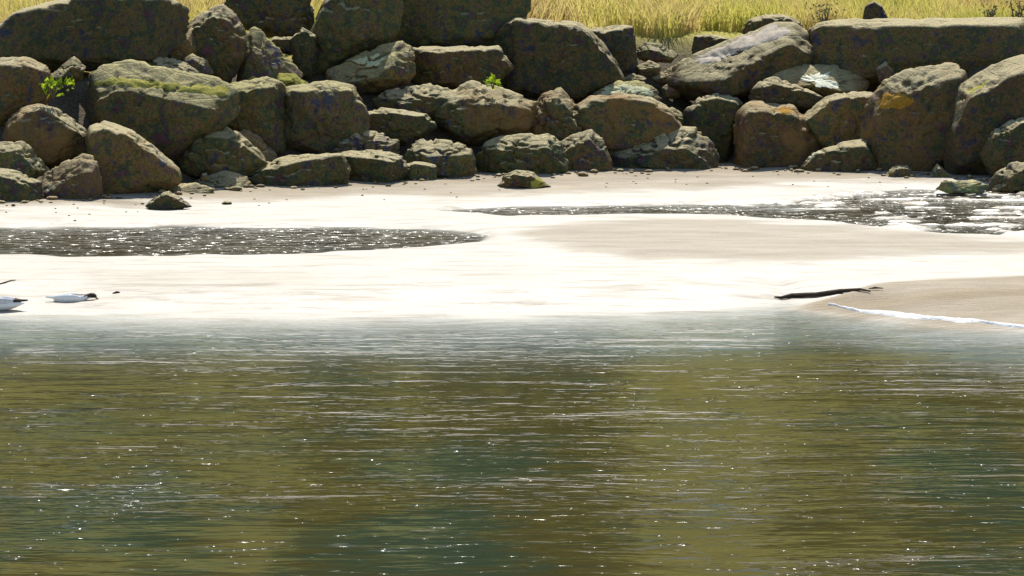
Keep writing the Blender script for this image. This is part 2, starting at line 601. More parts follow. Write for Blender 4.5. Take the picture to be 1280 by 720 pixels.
xs = np.concatenate([np.linspace(-90, -8, 40)[:-1], np.arange(-8, 8, 0.045), np.linspace(8, 90, 40)])
ys = np.concatenate([np.linspace(-40, 22, 20)[:-1], np.arange(22, 30, 0.08), np.arange(30, 44, 0.055)])
X, Y = np.meshgrid(xs, ys)
fx, fy = X.ravel(), Y.ravel()
Z, WET, EE, DAMP_SHADE = sand_fields(fx, fy)
Z = np.maximum(Z, -1.2)
sand = link_mesh("sand", np.stack([fx, fy, Z], -1).tolist(), grid_faces(len(xs), len(ys)), M_SAND)
add_attr(sand, "wet", WET)
add_attr(sand, "damp", np.clip(DAMP_SHADE, 0, 1))
tag(sand, kind='structure')


def water_sheet(name, level, x0, x1, y0, y1, dx, dy, mat, keep, label=None):
    xs = np.arange(x0, x1, dx)
    ys = np.arange(y0, y1, dy)
    X, Y = np.meshgrid(xs, ys)
    fx, fy = X.ravel(), Y.ravel()
    zz, _, _, _ = sand_fields(fx, fy)
    dep = level - zz
    V = np.stack([fx, fy, np.full_like(fx, level)], -1)
    faces = np.array(grid_faces(len(xs), len(ys)))
    ok = keep(fx, fy, dep)
    faces = faces[ok[faces].any(1)]
    used = np.unique(faces)
    remap = -np.ones(len(V), int)
    remap[used] = np.arange(len(used))
    o = link_mesh(name, V[used].tolist(), remap[faces].tolist(), mat)
    add_attr(o, "depth", np.clip(dep[used], 0, None))
    tag(o, kind='structure')
    return o


# river: fine sheet in view, wide apron round it
xs = np.concatenate([np.linspace(-150, -8, 12)[:-1], np.arange(-8, 8, 0.12), np.linspace(8, 150, 12)])
ys = np.concatenate([np.linspace(-150, 16, 12)[:-1], np.arange(16, 30.5, 0.06)])
X, Y = np.meshgrid(xs, ys)
fx, fy = X.ravel(), Y.ravel()
zz, _, _, _ = sand_fields(fx, fy)
dep = np.clip(-zz, 0, 3)
river = link_mesh("river_water", np.stack([fx, fy, 0 * fx], -1).tolist(), grid_faces(len(xs), len(ys)), M_RIVER)
add_attr(river, "depth", dep)
glint_zone = np.zeros_like(fx)  # patches of steeper ripples added to place glints and bright mirrored streaks
for u, v, wx, wy, a in ((112, 630, .16, 1.4, 1.0), (182, 610, .14, 1.2, .9), (20, 608, .5, .15, 1.0), (1030, 708, .5, .22, 1.2), (330, 684, .9, .12, 1.0), (1230, 684, .35, .25, .9)):
    gx0, gy0, _ = on_level(u, v, 0)
    glint_zone = np.maximum(glint_zone, a * np.exp(-((fx - gx0) / wx) ** 2 - ((fy - gy0) / wy) ** 2))
add_attr(river, "glint_zone", glint_zone)
dark_refl = np.zeros_like(fx)  # dark teal reflections painted as patches of river colour
for u, v, wx, wy, a in ((100, 640, 1.1, 4.0, .9), (600, 590, .8, 1.3, 1.0), (520, 660, .5, 2.0, .6), (1240, 640, .55, 3.5, .8), (150, 425, 1.6, .9, .7), (900, 432, 2.0, .5, .7)):
    gx0, gy0, _ = on_level(u, v, 0)
    dark_refl = np.maximum(dark_refl, a * np.exp(-((fx - gx0) / wx) ** 2 - ((fy - gy0) / wy) ** 2))
add_attr(river, "weed", dark_refl)  # carries the painted dark reflections
tag(river, kind='structure')


def in_left(x, y, d):
    px, py = to_px(x, y, np.full_like(x, 0.07))
    return (d > -0.006) & (poly_sd(px * 0.2, py, [(a * 0.2, b) for a, b in POOL_LEFT]) < 4)


def in_right(x, y, d):
    px, py = to_px(x, y, np.full_like(x, 0.07))
    return (d > -0.006) & (poly_sd(px * 0.2, py, [(a * 0.2, b) for a, b in POOL_RIGHT]) < 3.5)


water_sheet("pool_water", POOL_Z, -9, 1.2, 30.5, 36, 0.06, 0.05, M_POOL, in_left)
water_sheet("pool_water", POOL2_Z, -1.2, 9, 33.0, 40.5, 0.06, 0.05, M_POOL, in_right)

# bank and hillside behind the stones
bx = np.concatenate([np.linspace(-140, -10, 30)[:-1], np.arange(-10, 10, 0.2), np.linspace(10, 140, 30)])
bs = np.concatenate([np.arange(0.0, 9, 0.15), np.linspace(9, 200, 60)])
X, S = np.meshgrid(bx, bs)
bank_v = bank_z(X, S)
V = np.stack([X, toe(X) + S, bank_v], -1).reshape(-1, 3)
bank = link_mesh("grassy_bank", V.tolist(), grid_faces(len(bx), len(bs)), M_BANK)
qq = np.stack([X * 0.8, S * 0.8, 0 * X], -1).reshape(-1, 3)
add_attr(bank, "grassy", sstep(3.0, 4.0, S.ravel() + 0.5 * fbm(qq, 3)))
tag(bank, kind='structure')


# ------------------------------------------------------------------ boulders
def ico_dirs(sub):
    bm = bmesh.new()
    bmesh.ops.create_icosphere(bm, subdivisions=sub, radius=1.0)
    v = np.array([x.co[:] for x in bm.verts])
    f = np.array([[y.index for y in x.verts] for x in bm.faces])
    bm.free()
    return v / np.linalg.norm(v, axis=1)[:, None], f


ICO = {3: ico_dirs(3), 4: ico_dirs(4), 5: ico_dirs(5), 6: ico_dirs(6)}


def hull2(pts):
    pts = sorted(set(map(tuple, pts)))

    def half(p):
        h = []
        for q in p:
            while len(h) >= 2 and (h[-1][0] - h[-2][0]) * (q[1] - h[-2][1]) - (h[-1][1] - h[-2][1]) * (q[0] - h[-2][0]) <= 0:
                h.pop()
            h.append(q)
        return h
    a, b = half(pts), half(pts[::-1])
    return np.array(a[:-1] + b[:-1])          # counter-clockwise


def make_boulder(name, outline, label, tilt=8, light=1.0, moss=0.15, rust=0.0, bias=0.0, thick=0.8, lean=0.0,
                 face=None, group="boulders of the shore bank", cat="rock", rough=1.0, flat_ground=False, grow=1.12):
    """solid stone whose profile, seen along the shore normal, follows an outline; facets, ledges and grain in 3-D"""
    P = np.array(outline, float)
    cpx, bpy_ = P[:, 0].mean(), P[:, 1].max()
    ref_py = 0.45 * bpy_ + 0.55 * P[:, 1].mean()
    a, b = ray(cpx, ref_py)
    if flat_ground:
        Yc = on_level(cpx, bpy_ - 2, 0.12)[1]
    else:
        Yc = 40.0
        for _ in range(12):
            t = float(toe(a * Yc))
            Yc = (t * SLOPE + CAM_H + 0.05) / (SLOPE - b)
            if CAM_H + b * Yc < 0.1:
                Yc = t
                break
        Yc = min(Yc, float(toe(a * Yc)) + 4.7)
    Yc += bias
    W = np.array([at_depth(u, v, Yc) for u, v in outline])
    H = hull2([(w[0], w[2]) for w in W])
    c2 = H.mean(0)
    H = c2 + (H - c2) * grow
    ext = (H.max(0) - H.min(0)) / 2
    D = max(0.08, thick * 0.9 * math.sqrt(ext[0] * ext[1]) if thick else 0.1)
    rs = np.random.default_rng(abs(hash_label(label)) % (1 << 31))
    N, Hh = [], []
    n = len(H)
    for i in range(n):
        p, q = H[i] - c2, H[(i + 1) % n] - c2
        e = q - p
        L = np.hypot(*e)
        if L < 1e-6:
            continue
        nx, nz = e[1] / L, -e[0] / L
        upness = nz
        tf = math.radians(tilt * 1.25 + 3 + (9 if tilt >= 12 else 0) + rs.uniform(-2, 3)) if upness > 0.35 else math.radians(rs.uniform(4, 34))
        tb = math.radians(rs.uniform(10, 30)) if upness > 0.2 else math.radians(rs.uniform(2, 14))
        yb = 0.35 * D if upness > 0.35 else 0.1 * D
        for ang, sgn in ((tf, -1), (tb, 1)):
            nn = np.array([nx * math.cos(ang), sgn * math.sin(ang), nz * math.cos(ang)])
            pt = np.array([p[0], yb, p[1]])
            h = nn @ pt
            if h > 0.02 * min(ext):
                N.append(nn)
                Hh.append(h)
    if face is None:
        face = [(rs.uniform(-0.30, 0.30), rs.uniform(-0.05, 0.16))]
        face.append((face[0][0] + rs.choice([-1, 1]) * rs.uniform(0.35, 0.7), rs.uniform(-0.35, 0.12)))
        face.append((rs.uniform(-0.4, 0.4), rs.uniform(-0.7, -0.25)))
    for k, (u, w) in enumerate(face):
        nn = np.array([u, -1.0, w])
        nn /= np.linalg.norm(nn)
        N.append(nn)
        Hh.append(D * (0.80 + 0.10 * k))
    for k in range(3):
        nn = np.array([rs.uniform(-0.4, 0.4), 1.0, rs.uniform(-0.3, 0.5)])
        nn /= np.linalg.norm(nn)
        N.append(nn)
        Hh.append(D * rs.uniform(0.9, 1.1))
    # chipped corners on the side towards the river
    hv = H - c2
    for k in range(5):
        nn = rs.normal(size=3)
        nn[1] = -abs(nn[1]) - 0.35
        nn[2] = min(nn[2], 0.12)
        nn /= np.linalg.norm(nn)
        sup = np.max(hv[:, 0] * nn[0] + hv[:, 1] * nn[2]) + abs(nn[1]) * D * 0.55
        N.append(nn)
        Hh.append(sup * rs.uniform(0.58, 0.88))
    N, Hh = np.array(N), np.array(Hh)
    size = max(ext)
    pxw = 2 * size * F / Yc
    sub = 5 if pxw > 45 else (4 if pxw > 16 else 3)
    d, faces = ICO[sub]
    d = d * np.array([ext[0], D, ext[1]])
    d = d / np.linalg.norm(d, axis=1)[:, None]
    proj = np.clip(d @ N.T / Hh[None, :], 0, None)
    pp = 220.0
    mx = proj.max(1, keepdims=True)
    r = 1.0 / (mx[:, 0] * (((proj / mx) ** pp).sum(1)) ** (1 / pp))
    V = d * r[:, None]
    seed = rs.uniform(0, 500, 3)
    k = 1.0 / max(size, 0.1)
    f1 = fbm(V * 2.2 * k ** 0.6 + seed, 4, 0.55)
    f2 = 1 - 2 * np.abs(fbm(V * 4.5 * k ** 0.4 + seed + 31, 3, 0.5))
    f3 = fbm(V * np.array([9, 9, 14]) + seed + 77, 3, 0.6)
    amp = rough * min(size, 0.6)
    dn = f1 * 0.036 * amp - np.clip(f2 - 0.70, 0, 1) * 0.26 * amp + f3 * 0.022 * amp ** 0.7
    V = V + d * dn[:, None]
    if lean:
        V[:, 0] += lean * V[:, 1]
    o = link_mesh(name, V.tolist(), faces.tolist(), M_ROCK)
    o.location = (c2[0], Yc, c2[1])
    o.color = (moss, light * rs.uniform(0.92, 1.08), rust, 1.0)
    tag(o, label, cat, group)
    o_np = (V + np.array(o.location), faces)
    return o, o_np


def hash_label(s):
    h = 2166136261
    for ch in s:
        h = ((h ^ ord(ch)) * 16777619) & 0x7FFFFFFF
    return h


def crust(rock, name, blob, mat, min_up=-0.2, thick=0.006, lump=0.012, jag=5.0):
    """growth, stain or painted sunlit tone on a stone: a layer lifted off the part of its surface inside a blob"""
    o, (V, Fc) = rock
    P = V[Fc]
    nr = np.cross(P[:, 1] - P[:, 0], P[:, 2] - P[:, 0])
    nr /= np.linalg.norm(nr, axis=1)[:, None] + 1e-9
    c = P.mean(1)
    px, py = to_px(c[:, 0], c[:, 1], c[:, 2])
    sd_ = poly_sd(px, py, blob) + jag * fbm(c * 11, 4)
    view = np.array([0, -1, 0.1])
    ok = (sd_ < 0) & (nr[:, 2] > min_up) & (nr @ view > -0.35)
    if ok.sum() < 3:
        return None
    fs = Fc[ok]
    lab = np.arange(len(V))
    while True:
        mn = lab[fs].min(1)
        new = lab.copy()
        for k in range(3):
            np.minimum.at(new, fs[:, k], mn)
        if (new == lab).all():
            break
        lab = new
    comp = lab[fs[:, 0]]
    ids, cnt = np.unique(comp, return_counts=True)
    fs = fs[comp == ids[cnt.argmax()]]
    used = np.unique(fs)
    vn = np.zeros_like(V)
    for k in range(3):
        np.add.at(vn, Fc[:, k], nr)
    vn /= np.linalg.norm(vn, axis=1)[:, None] + 1e-9
    remap = -np.ones(len(V), int)
    remap[used] = np.arange(len(used))
    # rim stays on the stone, middle is proud of it
    cnt_all = np.bincount(Fc.ravel(), minlength=len(V))
    cnt_in = np.bincount(fs.ravel(), minlength=len(V))
    rim = (cnt_in < cnt_all)[used]
    lift = np.where(rim, -0.002, thick + lump * (0.5 + 0.5 * vnoise(V[used] * 25)))
    W = V[used] + vn[used] * lift[:, None] - np.array(o.location)
    return link_mesh(name, W.tolist(), remap[fs].tolist(), mat, parent=o)


R = {}


def B(key, outline, label, **kw):
    R[key] = make_boulder(kw.pop('name', 'boulder'), outline, label, **kw)
    return R[key]


# --- left part of the bank
B('A', [(-10, 45), (11, 34), (26, 17), (80, 5), (110, -6), (190, -4), (225, 13), (238, 24), (234, 42), (206, 60), (190, 78), (120, 86), (20, 84), (-10, 78)],
  "broad dark boulder at the top left, crowning the bank beneath the dry grass", tilt=4, light=.85, bias=.25, face=[(-.1, .12), (.5, -.1), (0, -.5)])
B('B', [(-15, 78), (30, 76), (58, 88), (66, 115), (45, 140), (5, 158), (-15, 155)],
  "brown boulder at the left picture edge, left of the bright green weed", light=1.0, rust=.3)
B('C', [(62, 95), (92, 72), (105, 85), (100, 102), (75, 106)], "small olive wedge of stone just above the bright green weed", name='stone', light=1.25, tilt=14)
B('D', [(102, 102), (128, 88), (162, 80), (212, 90), (262, 100), (288, 115), (290, 140), (270, 158), (235, 180), (215, 195), (180, 182), (150, 165), (115, 150), (105, 130)],
  "big grey boulder right of the green weed with a long sunlit tan ledge on top", tilt=22, light=.9, moss=.45, face=[(.02, .05), (-.5, .1), (.1, -.5)], bias=-.1)
B('E', [(5, 170), (15, 150), (28, 138), (48, 133), (66, 138), (85, 152), (105, 165), (112, 190), (95, 207), (60, 207), (20, 192)],
  "rounded brown boulder below the green weed near the left edge", light=1.0, rust=.5, tilt=8)
B('F', [(-10, 180), (30, 180), (45, 196), (60, 214), (55, 228), (20, 228), (-10, 217)], "small mottled stone at the left edge above the lowest left boulder", name='stone', light=1.2, tilt=14)
B('G2', [(-12, 212), (15, 215), (50, 230), (58, 264), (-12, 268)], "dark low boulder in the left corner where the bank meets the sand", light=.85, tilt=8)
B('G', [(45, 226), (75, 207), (100, 196), (116, 199), (122, 222), (126, 258), (60, 264), (40, 262)],
  "low dark boulder by the sand with a sunlit sloping crest, second from the left corner", light=.95, tilt=24, bias=-.12, rust=.3)
B('H', [(109, 176), (115, 160), (132, 156), (162, 166), (190, 186), (218, 210), (221, 226), (190, 236), (165, 250), (125, 258), (118, 215)],
  "smooth grey-green wedge boulder leaning right at the sand's left end", light=1.15, tilt=5, bias=-.05, face=[(.12, .28), (.5, .1)], rough=.7)
B('I', [(225, 196), (240, 175), (266, 161), (290, 163), (315, 185), (332, 206), (330, 214), (300, 220), (240, 220), (226, 212)],
  "domed boulder with a bright curved ridge, above the flat tan slabs", light=1.0, tilt=11, face=[(-.1, .15), (.2, -.3)], bias=-.05)
B('J', [(290, 168), (308, 164), (325, 172), (345, 195), (348, 212), (320, 214)], "brown shoulder stone tucked behind the domed ridge boulder", name='stone', light=1.1, rust=.6, tilt=14, bias=.1)
B('K1', [(163, 242), (190, 233), (240, 230), (264, 238), (258, 247), (200, 253), (168, 251)], "flat tan slab beside the foot of the wedge boulder", name='stone', light=1.5, tilt=24, bias=-.1, thick=1.4)
B('K2', [(240, 228), (280, 215), (308, 222), (314, 240), (285, 247), (245, 243)], "flat tan slab under the domed ridge boulder", name='stone', light=1.4, tilt=22, rust=.4, thick=1.0)
B('K3', [(180, 259), (195, 247), (210, 240), (228, 250), (238, 258), (210, 263)], "little dark stone lying on the sand before the tan slabs", name='stone', light=.7, tilt=8, flat_ground=True, group="loose stones on the sand")
B('K4', [(276, 255), (281, 251), (288, 252), (290, 256), (282, 257)], "tiny dark pebble on the sand below the long low boulder's left end", name='stone', light=.6, flat_ground=True, group="loose stones on the sand")
B('L1', [(303, 236), (310, 222), (332, 205), (360, 198), (420, 193), (432, 215), (425, 239), (330, 245), (308, 245)],
  "long low dark boulder by the sand, right of the tan slabs", light=.75, tilt=9, bias=-.1, thick=.7)
B('L2', [(415, 197), (440, 190), (475, 190), (500, 197), (511, 215), (509, 233), (460, 238), (418, 240)],
  "low dark boulder by the sand continuing the long one to the right", light=.8, tilt=9, bias=-.1)
B('M', [(412, 192), (425, 172), (445, 163), (475, 168), (500, 178), (506, 198), (470, 200), (425, 199)], "knobbly stone with pale lumps on top of the low dark boulders", name='stone', light=1.15, tilt=14, rough=1.6)
B('N', [(505, 212), (515, 182), (530, 176), (560, 178), (585, 186), (598, 205), (597, 226), (540, 232), (508, 231)],
  "crusted boulder by the sand left of centre, with a pale angular rim", light=1.0, tilt=13, bias=-.08, rough=1.5)
B('N2', [(498, 208), (520, 203), (543, 207), (545, 231), (512, 233)], "squat brown stone leaning on the crusted boulder's left foot", name='stone', light=1.1, tilt=10, bias=-.2)
B('O', [(345, 118), (362, 112), (410, 105), (440, 112), (450, 128), (458, 152), (455, 170), (430, 174), (415, 190), (365, 200), (345, 194)],
  "tall olive block with a flat front, standing behind the long low boulder", light=1.1, tilt=9, moss=.4, face=[(.08, .1), (.6, 0), (-.7, .1)], thick=.7)
B('P', [(270, 125), (290, 108), (330, 100), (352, 108), (358, 140), (352, 187), (335, 190), (300, 170), (275, 158)],
  "grey-green boulder wedged between the ledge boulder and the olive block", light=1.0, tilt=10, moss=.6)
B('Q', [(296, 114), (300, 85), (306, 45), (318, 38), (326, 42), (340, 65), (362, 82), (376, 92), (370, 104), (345, 108), (318, 110)],
  "upright triangular stone with a sunlit right edge, high on the left bank", light=1.25, tilt=26, moss=.7, face=[(-.35, .15), (-.1, -.4)], bias=-.1)
B('Q2', [(332, 52), (345, 46), (372, 47), (378, 58), (362, 68), (342, 64)], "dark flat stone behind the triangular one, pale rim on top", name='stone', light=.8, tilt=8)
B('R', [(338, 106), (350, 94), (368, 95), (383, 104), (381, 114), (350, 116)], "moss-covered round stone on top of the olive block's left corner", name='stone', light=1.1, tilt=18, moss=1.0, bias=-.15)
B('S', [(280, 8), (300, -10), (390, -10), (395, 15), (388, 38), (372, 47), (335, 45), (310, 38), (290, 30)],
  "dark boulder at the top edge between two tufts of yellow grass", light=.85, tilt=4, bias=.15)
B('T', [(238, 28), (255, 18), (275, 10), (292, 20), (305, 45), (302, 70), (292, 90), (280, 110), (262, 98), (242, 88), (232, 70)],
  "mottled boulder right of the broad dark one, below a grass notch", light=.95, tilt=12)
B('T2', [(228, 76), (240, 68), (258, 76), (266, 92), (240, 98)], "small pale-topped stone above the right end of the tan ledge", name='stone', light=1.3, tilt=18, bias=-.15)
B('C2', [(184, 84), (192, 72), (216, 74), (236, 82), (250, 94), (225, 102), (195, 96)], "small stone with a light edge under the broad dark boulder's right end", name='stone', light=1.1, tilt=14, bias=-.1)
B('U', [(384, 65), (394, 32), (408, 4), (425, -10), (495, -10), (500, 10), (492, 40), (470, 62), (440, 76), (412, 88), (402, 100), (388, 92)],
  "dark overhanging boulder slanting left, top centre-left beside the grass notch", light=.9, tilt=5, face=[(-.35, .3), (.1, -.5)], bias=.05)
B('V', [(482, 30), (492, 10), (505, -12), (664, -12), (658, 8), (648, 22), (636, 36), (630, 52), (600, 66), (560, 72), (515, 68), (490, 55)],
  "massive brown boulder at the top centre reaching above the picture edge", light=1.0, tilt=5, face=[(0, .2), (.1, -.55), (-.4, 0)], bias=.05)
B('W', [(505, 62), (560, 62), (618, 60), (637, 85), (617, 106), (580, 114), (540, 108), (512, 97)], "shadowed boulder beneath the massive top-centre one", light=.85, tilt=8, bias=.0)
B('X', [(402, 93), (428, 80), (452, 70), (478, 57), (497, 54), (512, 64), (515, 92), (506, 104), (470, 114), (430, 114), (412, 102)],
  "pinkish wedge stone with a bright pointed left tip, under the overhanging boulder", light=1.35, tilt=22, moss=.5, face=[(-.15, .2), (.4, -.1)], bias=-.05)
B('Y1', [(468, 126), (485, 115), (512, 112), (535, 107), (556, 112), (577, 117), (565, 142), (530, 152), (490, 147)], "dark stone with a short white sunlit rim, in the centre-left hollow", light=.8, tilt=15, bias=-.02)
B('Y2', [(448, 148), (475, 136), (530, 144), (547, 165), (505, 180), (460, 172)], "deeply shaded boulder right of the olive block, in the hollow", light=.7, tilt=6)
B('A2', [(194, 66), (212, 50), (238, 38), (248, 60), (242, 84), (206, 84)], "tan-flecked stone filling the corner between the broad dark boulder and the mottled one", name='stone', light=1.1, tilt=14, rust=.3, bias=.1)
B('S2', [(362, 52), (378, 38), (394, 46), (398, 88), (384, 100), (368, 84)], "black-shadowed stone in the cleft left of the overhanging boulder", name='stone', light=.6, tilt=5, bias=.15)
# --- middle
B('Z', [(535, 152), (540, 132), (560, 116), (588, 105), (612, 108), (640, 125), (672, 132), (668, 152), (640, 168), (600, 178), (560, 174), (540, 167)],
  "craggy brown boulder in the middle with a small green tuft on its crest", light=1.05, tilt=12, rust=.5, rough=1.5, bias=-.05)
B('AA', [(612, 62), (632, 34), (648, 26), (700, 30), (720, 32), (734, 40), (748, 58), (762, 72), (770, 90), (775, 102), (745, 118), (728, 130), (700, 124), (665, 122), (632, 120), (618, 100)],
  "large dark purple-grey boulder right of the massive top-centre one", light=.8, tilt=3, face=[(-.05, .05), (.6, .1), (-.1, -.5)], bias=-.02)
B('AB', [(728, 42), (745, 37), (778, 34), (790, 36), (791, 48), (786, 70), (786, 88), (798, 100), (775, 104), (748, 80)],
  "dark square-topped boulder standing against the yellow grass, centre", light=.75, tilt=2, bias=.15, face=[(.1, 0), (.1, -.5)])
for k, (poly, lab, li) in enumerate([
        ([(793, 66), (808, 54), (826, 56), (846, 68), (838, 78), (805, 78)], "brown stone at the grass foot, uppermost in the gap right of the square-topped boulder", 1.3),
        ([(795, 84), (812, 76), (828, 84), (818, 95), (798, 95)], "reddish stone in the middle of the gap below the grass", 1.2),
        ([(812, 98), (838, 85), (853, 80), (852, 98), (828, 106)], "light tan stone in the gap, leaning on the bleached-crest boulder", 1.5),
        ([(776, 100), (792, 92), (808, 98), (800, 106)], "small dark stone at the bottom of the gap above the mossy slab", .9),
        ([(826, 112), (838, 104), (852, 110), (850, 122), (832, 124)], "little tan stone right of the mossy slab", 1.4)]):
    B('AC%d' % k, poly, lab, name='stone', light=li, rust=.5, tilt=18)
B('AD', [(737, 123), (756, 110), (775, 103), (795, 102), (814, 108), (826, 126), (790, 130), (755, 130)],
  "bright mossy slab on top of the reddish boulder, centre right", light=1.4, tilt=20, moss=.6, bias=-.5, thick=1.6)
B('AE', [(716, 152), (726, 134), (742, 123), (775, 119), (812, 125), (832, 136), (842, 150), (849, 164), (815, 174), (795, 184), (760, 184), (735, 172)],
  "reddish-brown boulder carrying the bright mossy slab", light=1.0, tilt=8, rust=.7, bias=-.4)
B('AF', [(752, 222), (758, 190), (790, 175), (820, 162), (850, 160), (868, 163), (885, 180), (894, 200), (889, 219), (840, 223), (780, 225)],
  "wide dark boulder on the sand, pale knobs along its top, right of centre", light=.9, tilt=16, rough=1.6, bias=-.08)
B('AG', [(828, 142), (840, 134), (853, 142), (858, 156), (840, 160)], "small bluish stone perched behind the wide knobby boulder", name='stone', light=1.4, tilt=18, bias=-.05)
B('AH', [(596, 205), (602, 185), (620, 175), (650, 170), (682, 169), (696, 178), (705, 200), (703, 223), (660, 224), (620, 226), (598, 224)],
  "rough dark boulder above the small dark stone on the sand, centre", light=.9, tilt=13, rough=1.4, bias=-.05)
B('AI', [(694, 187), (715, 172), (740, 165), (752, 176), (758, 195), (758, 212), (770, 225), (730, 227), (696, 226)],
  "squarish boulder by the sand with a pale tip, just right of centre", light=1.0, tilt=14, bias=-.08)
B('AJ', [(648, 162), (665, 142), (680, 120), (700, 114), (718, 132), (724, 150), (742, 168), (715, 176), (690, 178), (660, 172)],
  "brown leaning boulder below the large purple-grey one", light=1.1, tilt=12, rust=.6, rough=1.3)
B('AK', [(622, 235), (632, 220), (645, 214), (664, 216), (676, 226), (686, 234), (655, 238)],
  "lone dark stone lying out on the sand, centre", name='stone', light=.75, tilt=9, flat_ground=True, group="loose stones on the sand")
# --- right part of the bank
B('AL', [(842, 98), (852, 82), (872, 78), (872, 70), (900, 60), (930, 46), (965, 33), (988, 33), (1004, 45), (1018, 58), (1020, 80), (985, 92), (962, 100), (945, 120), (905, 126), (860, 128), (845, 120)],
  "big dark-green boulder with a broad bleached crest slanting down to the left", light=.85, thick=.95, tilt=14, bias=-.55, face=[(-.15, .1), (.4, 0), (0, -.5)])  # crest called bleached in these labels is sunlight painted pale
B('AM', [(863, 78), (870, 46), (885, 44), (908, 48), (917, 58), (900, 70), (885, 82)], "dark blocky stone behind the left tip of the bleached crest", name='stone', light=.75, tilt=3, bias=.05)
B('AN', [(925, 44), (940, 27), (960, 20), (985, 20), (1000, 30), (1017, 55), (1010, 68), (975, 64), (940, 62)], "dark arched stone rising behind the bleached crest against the grass", light=.9, tilt=8, bias=.4)
B('AO', [(948, 104), (960, 92), (985, 86), (1010, 83), (1045, 83), (1075, 95), (1087, 106), (1070, 118), (1048, 122), (1020, 120), (990, 112), (965, 108)],
  "flat sunlit stone splashed brilliant white on top, right of the bleached-crest boulder", light=1.4, tilt=17, moss=.3, rust=.5, bias=-.45, thick=1.9)
B('AP', [(938, 120), (952, 104), (968, 97), (985, 103), (1005, 114), (1027, 121), (1025, 133), (1010, 137), (965, 137), (942, 133)],
  "dark stone below and left of the white-splashed one", light=.8, tilt=8, bias=-.6)
B('AQ', [(1000, 152), (1020, 136), (1035, 124), (1060, 119), (1085, 118), (1098, 126), (1093, 148), (1088, 170), (1070, 186), (1045, 190), (1020, 182), (1005, 170)],
  "smooth olive boulder directly below the white-splashed stone", light=1.3, tilt=8, face=[(-.05, .2), (.5, 0)], rough=.7, bias=-.03)
B('AR', [(906, 182), (918, 158), (932, 138), (942, 131), (955, 136), (988, 136), (1005, 150), (1018, 172), (1028, 192), (1022, 212), (985, 222), (930, 218), (904, 216)],
  "dark boulder by the sand with an ochre stain on its flat top, right", light=.85, tilt=10, rust=.6, bias=-.08)
B('AS', [(856, 142), (876, 124), (898, 120), (918, 123), (928, 132), (922, 152), (912, 180), (906, 208), (890, 200), (872, 172), (860, 162)],
  "shadowy boulder between the knobby and the ochre-stained ones", light=.8, tilt=9, bias=.0)
B('AT', [(1006, 210), (1020, 192), (1050, 182), (1080, 176), (1095, 200), (1102, 223), (1050, 226), (1015, 224)],
  "dark boulder by the sand with a single pale streak, under the olive boulder", light=.8, tilt=6, bias=-.1)
B('AU', [(1082, 150), (1094, 126), (1110, 105), (1134, 94), (1160, 89), (1185, 85), (1200, 87), (1205, 108), (1198, 135), (1195, 170), (1184, 210), (1145, 222), (1095, 221), (1082, 180)],
  "tall boulder with an orange and tan sunlit shoulder, right", light=.95, tilt=16, face=[(.22, .05), (-.55, 1.05), (.1, -.5)], bias=-.3, rust=.4)
B('AV', [(1192, 135), (1203, 112), (1225, 100), (1250, 85), (1300, 72), (1300, 217), (1250, 224), (1190, 224), (1184, 190)],
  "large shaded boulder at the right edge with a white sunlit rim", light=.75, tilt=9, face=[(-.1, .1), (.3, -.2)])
B('AV2', [(1230, 192), (1245, 165), (1268, 152), (1300, 147), (1300, 214), (1240, 216)], "shaded stone leaning on the front of the large right-edge boulder", light=.85, tilt=8, bias=-.25)
B('AW', [(1010, 68), (1018, 42), (1035, 31), (1075, 28), (1140, 32), (1200, 31), (1250, 30), (1300, 26), (1300, 75), (1250, 90), (1210, 108), (1160, 104), (1110, 108), (1085, 110), (1040, 94), (1018, 80)],
  "long brown slab boulder along the top right beneath the grass", light=.95, tilt=4, face=[(0, .18), (.05, -.4), (-.35, .1)], bias=.15, thick=.6)
B('AW2', [(1096, 86), (1108, 78), (1119, 92), (1114, 104), (1100, 104)], "small pale stone between the slab boulder and the orange-shouldered one", name='stone', light=1.3, tilt=10, bias=-.3)
B('AX', [(1078, 34), (1083, 8), (1092, 2), (1102, 8), (1109, 22), (1106, 36)], "small dark knob of stone standing on the top-right slab in the grass", name='stone', light=.8, tilt=5, bias=.35)
B('AY', [(1103, 224), (1118, 208), (1135, 208), (1147, 224), (1125, 230)], "small brown stone at the foot of the orange-shouldered boulder", name='stone', light=1.1, tilt=10, bias=-.35)
B('AY2', [(1160, 225), (1172, 206), (1192, 222), (1178, 229)], "little pointed grey stone at the sand beside the right-edge boulder", name='stone', light=1.3, tilt=8, bias=-.3)
B('AZ', [(1234, 238), (1248, 218), (1265, 206), (1300, 200), (1300, 244), (1255, 242)], "brown crusted boulder in the right corner beside the pool", light=1.1, tilt=16, rough=1.5, bias=-.3, rust=.4)
B('BA', [(1172, 238), (1180, 229), (1215, 226), (1236, 232), (1226, 242), (1190, 242)], "thin white flat stone at the pool edge before the right-edge boulder", name='stone', light=2.4, tilt=32, flat_ground=True, thick=1.6, group="loose stones on the sand")
B('BB', [(248, 226), (252, 217), (258, 216), (262, 226)], "tiny pinkish stone standing between the two tan slabs", name='stone', light=1.5, tilt=14, bias=-.1)

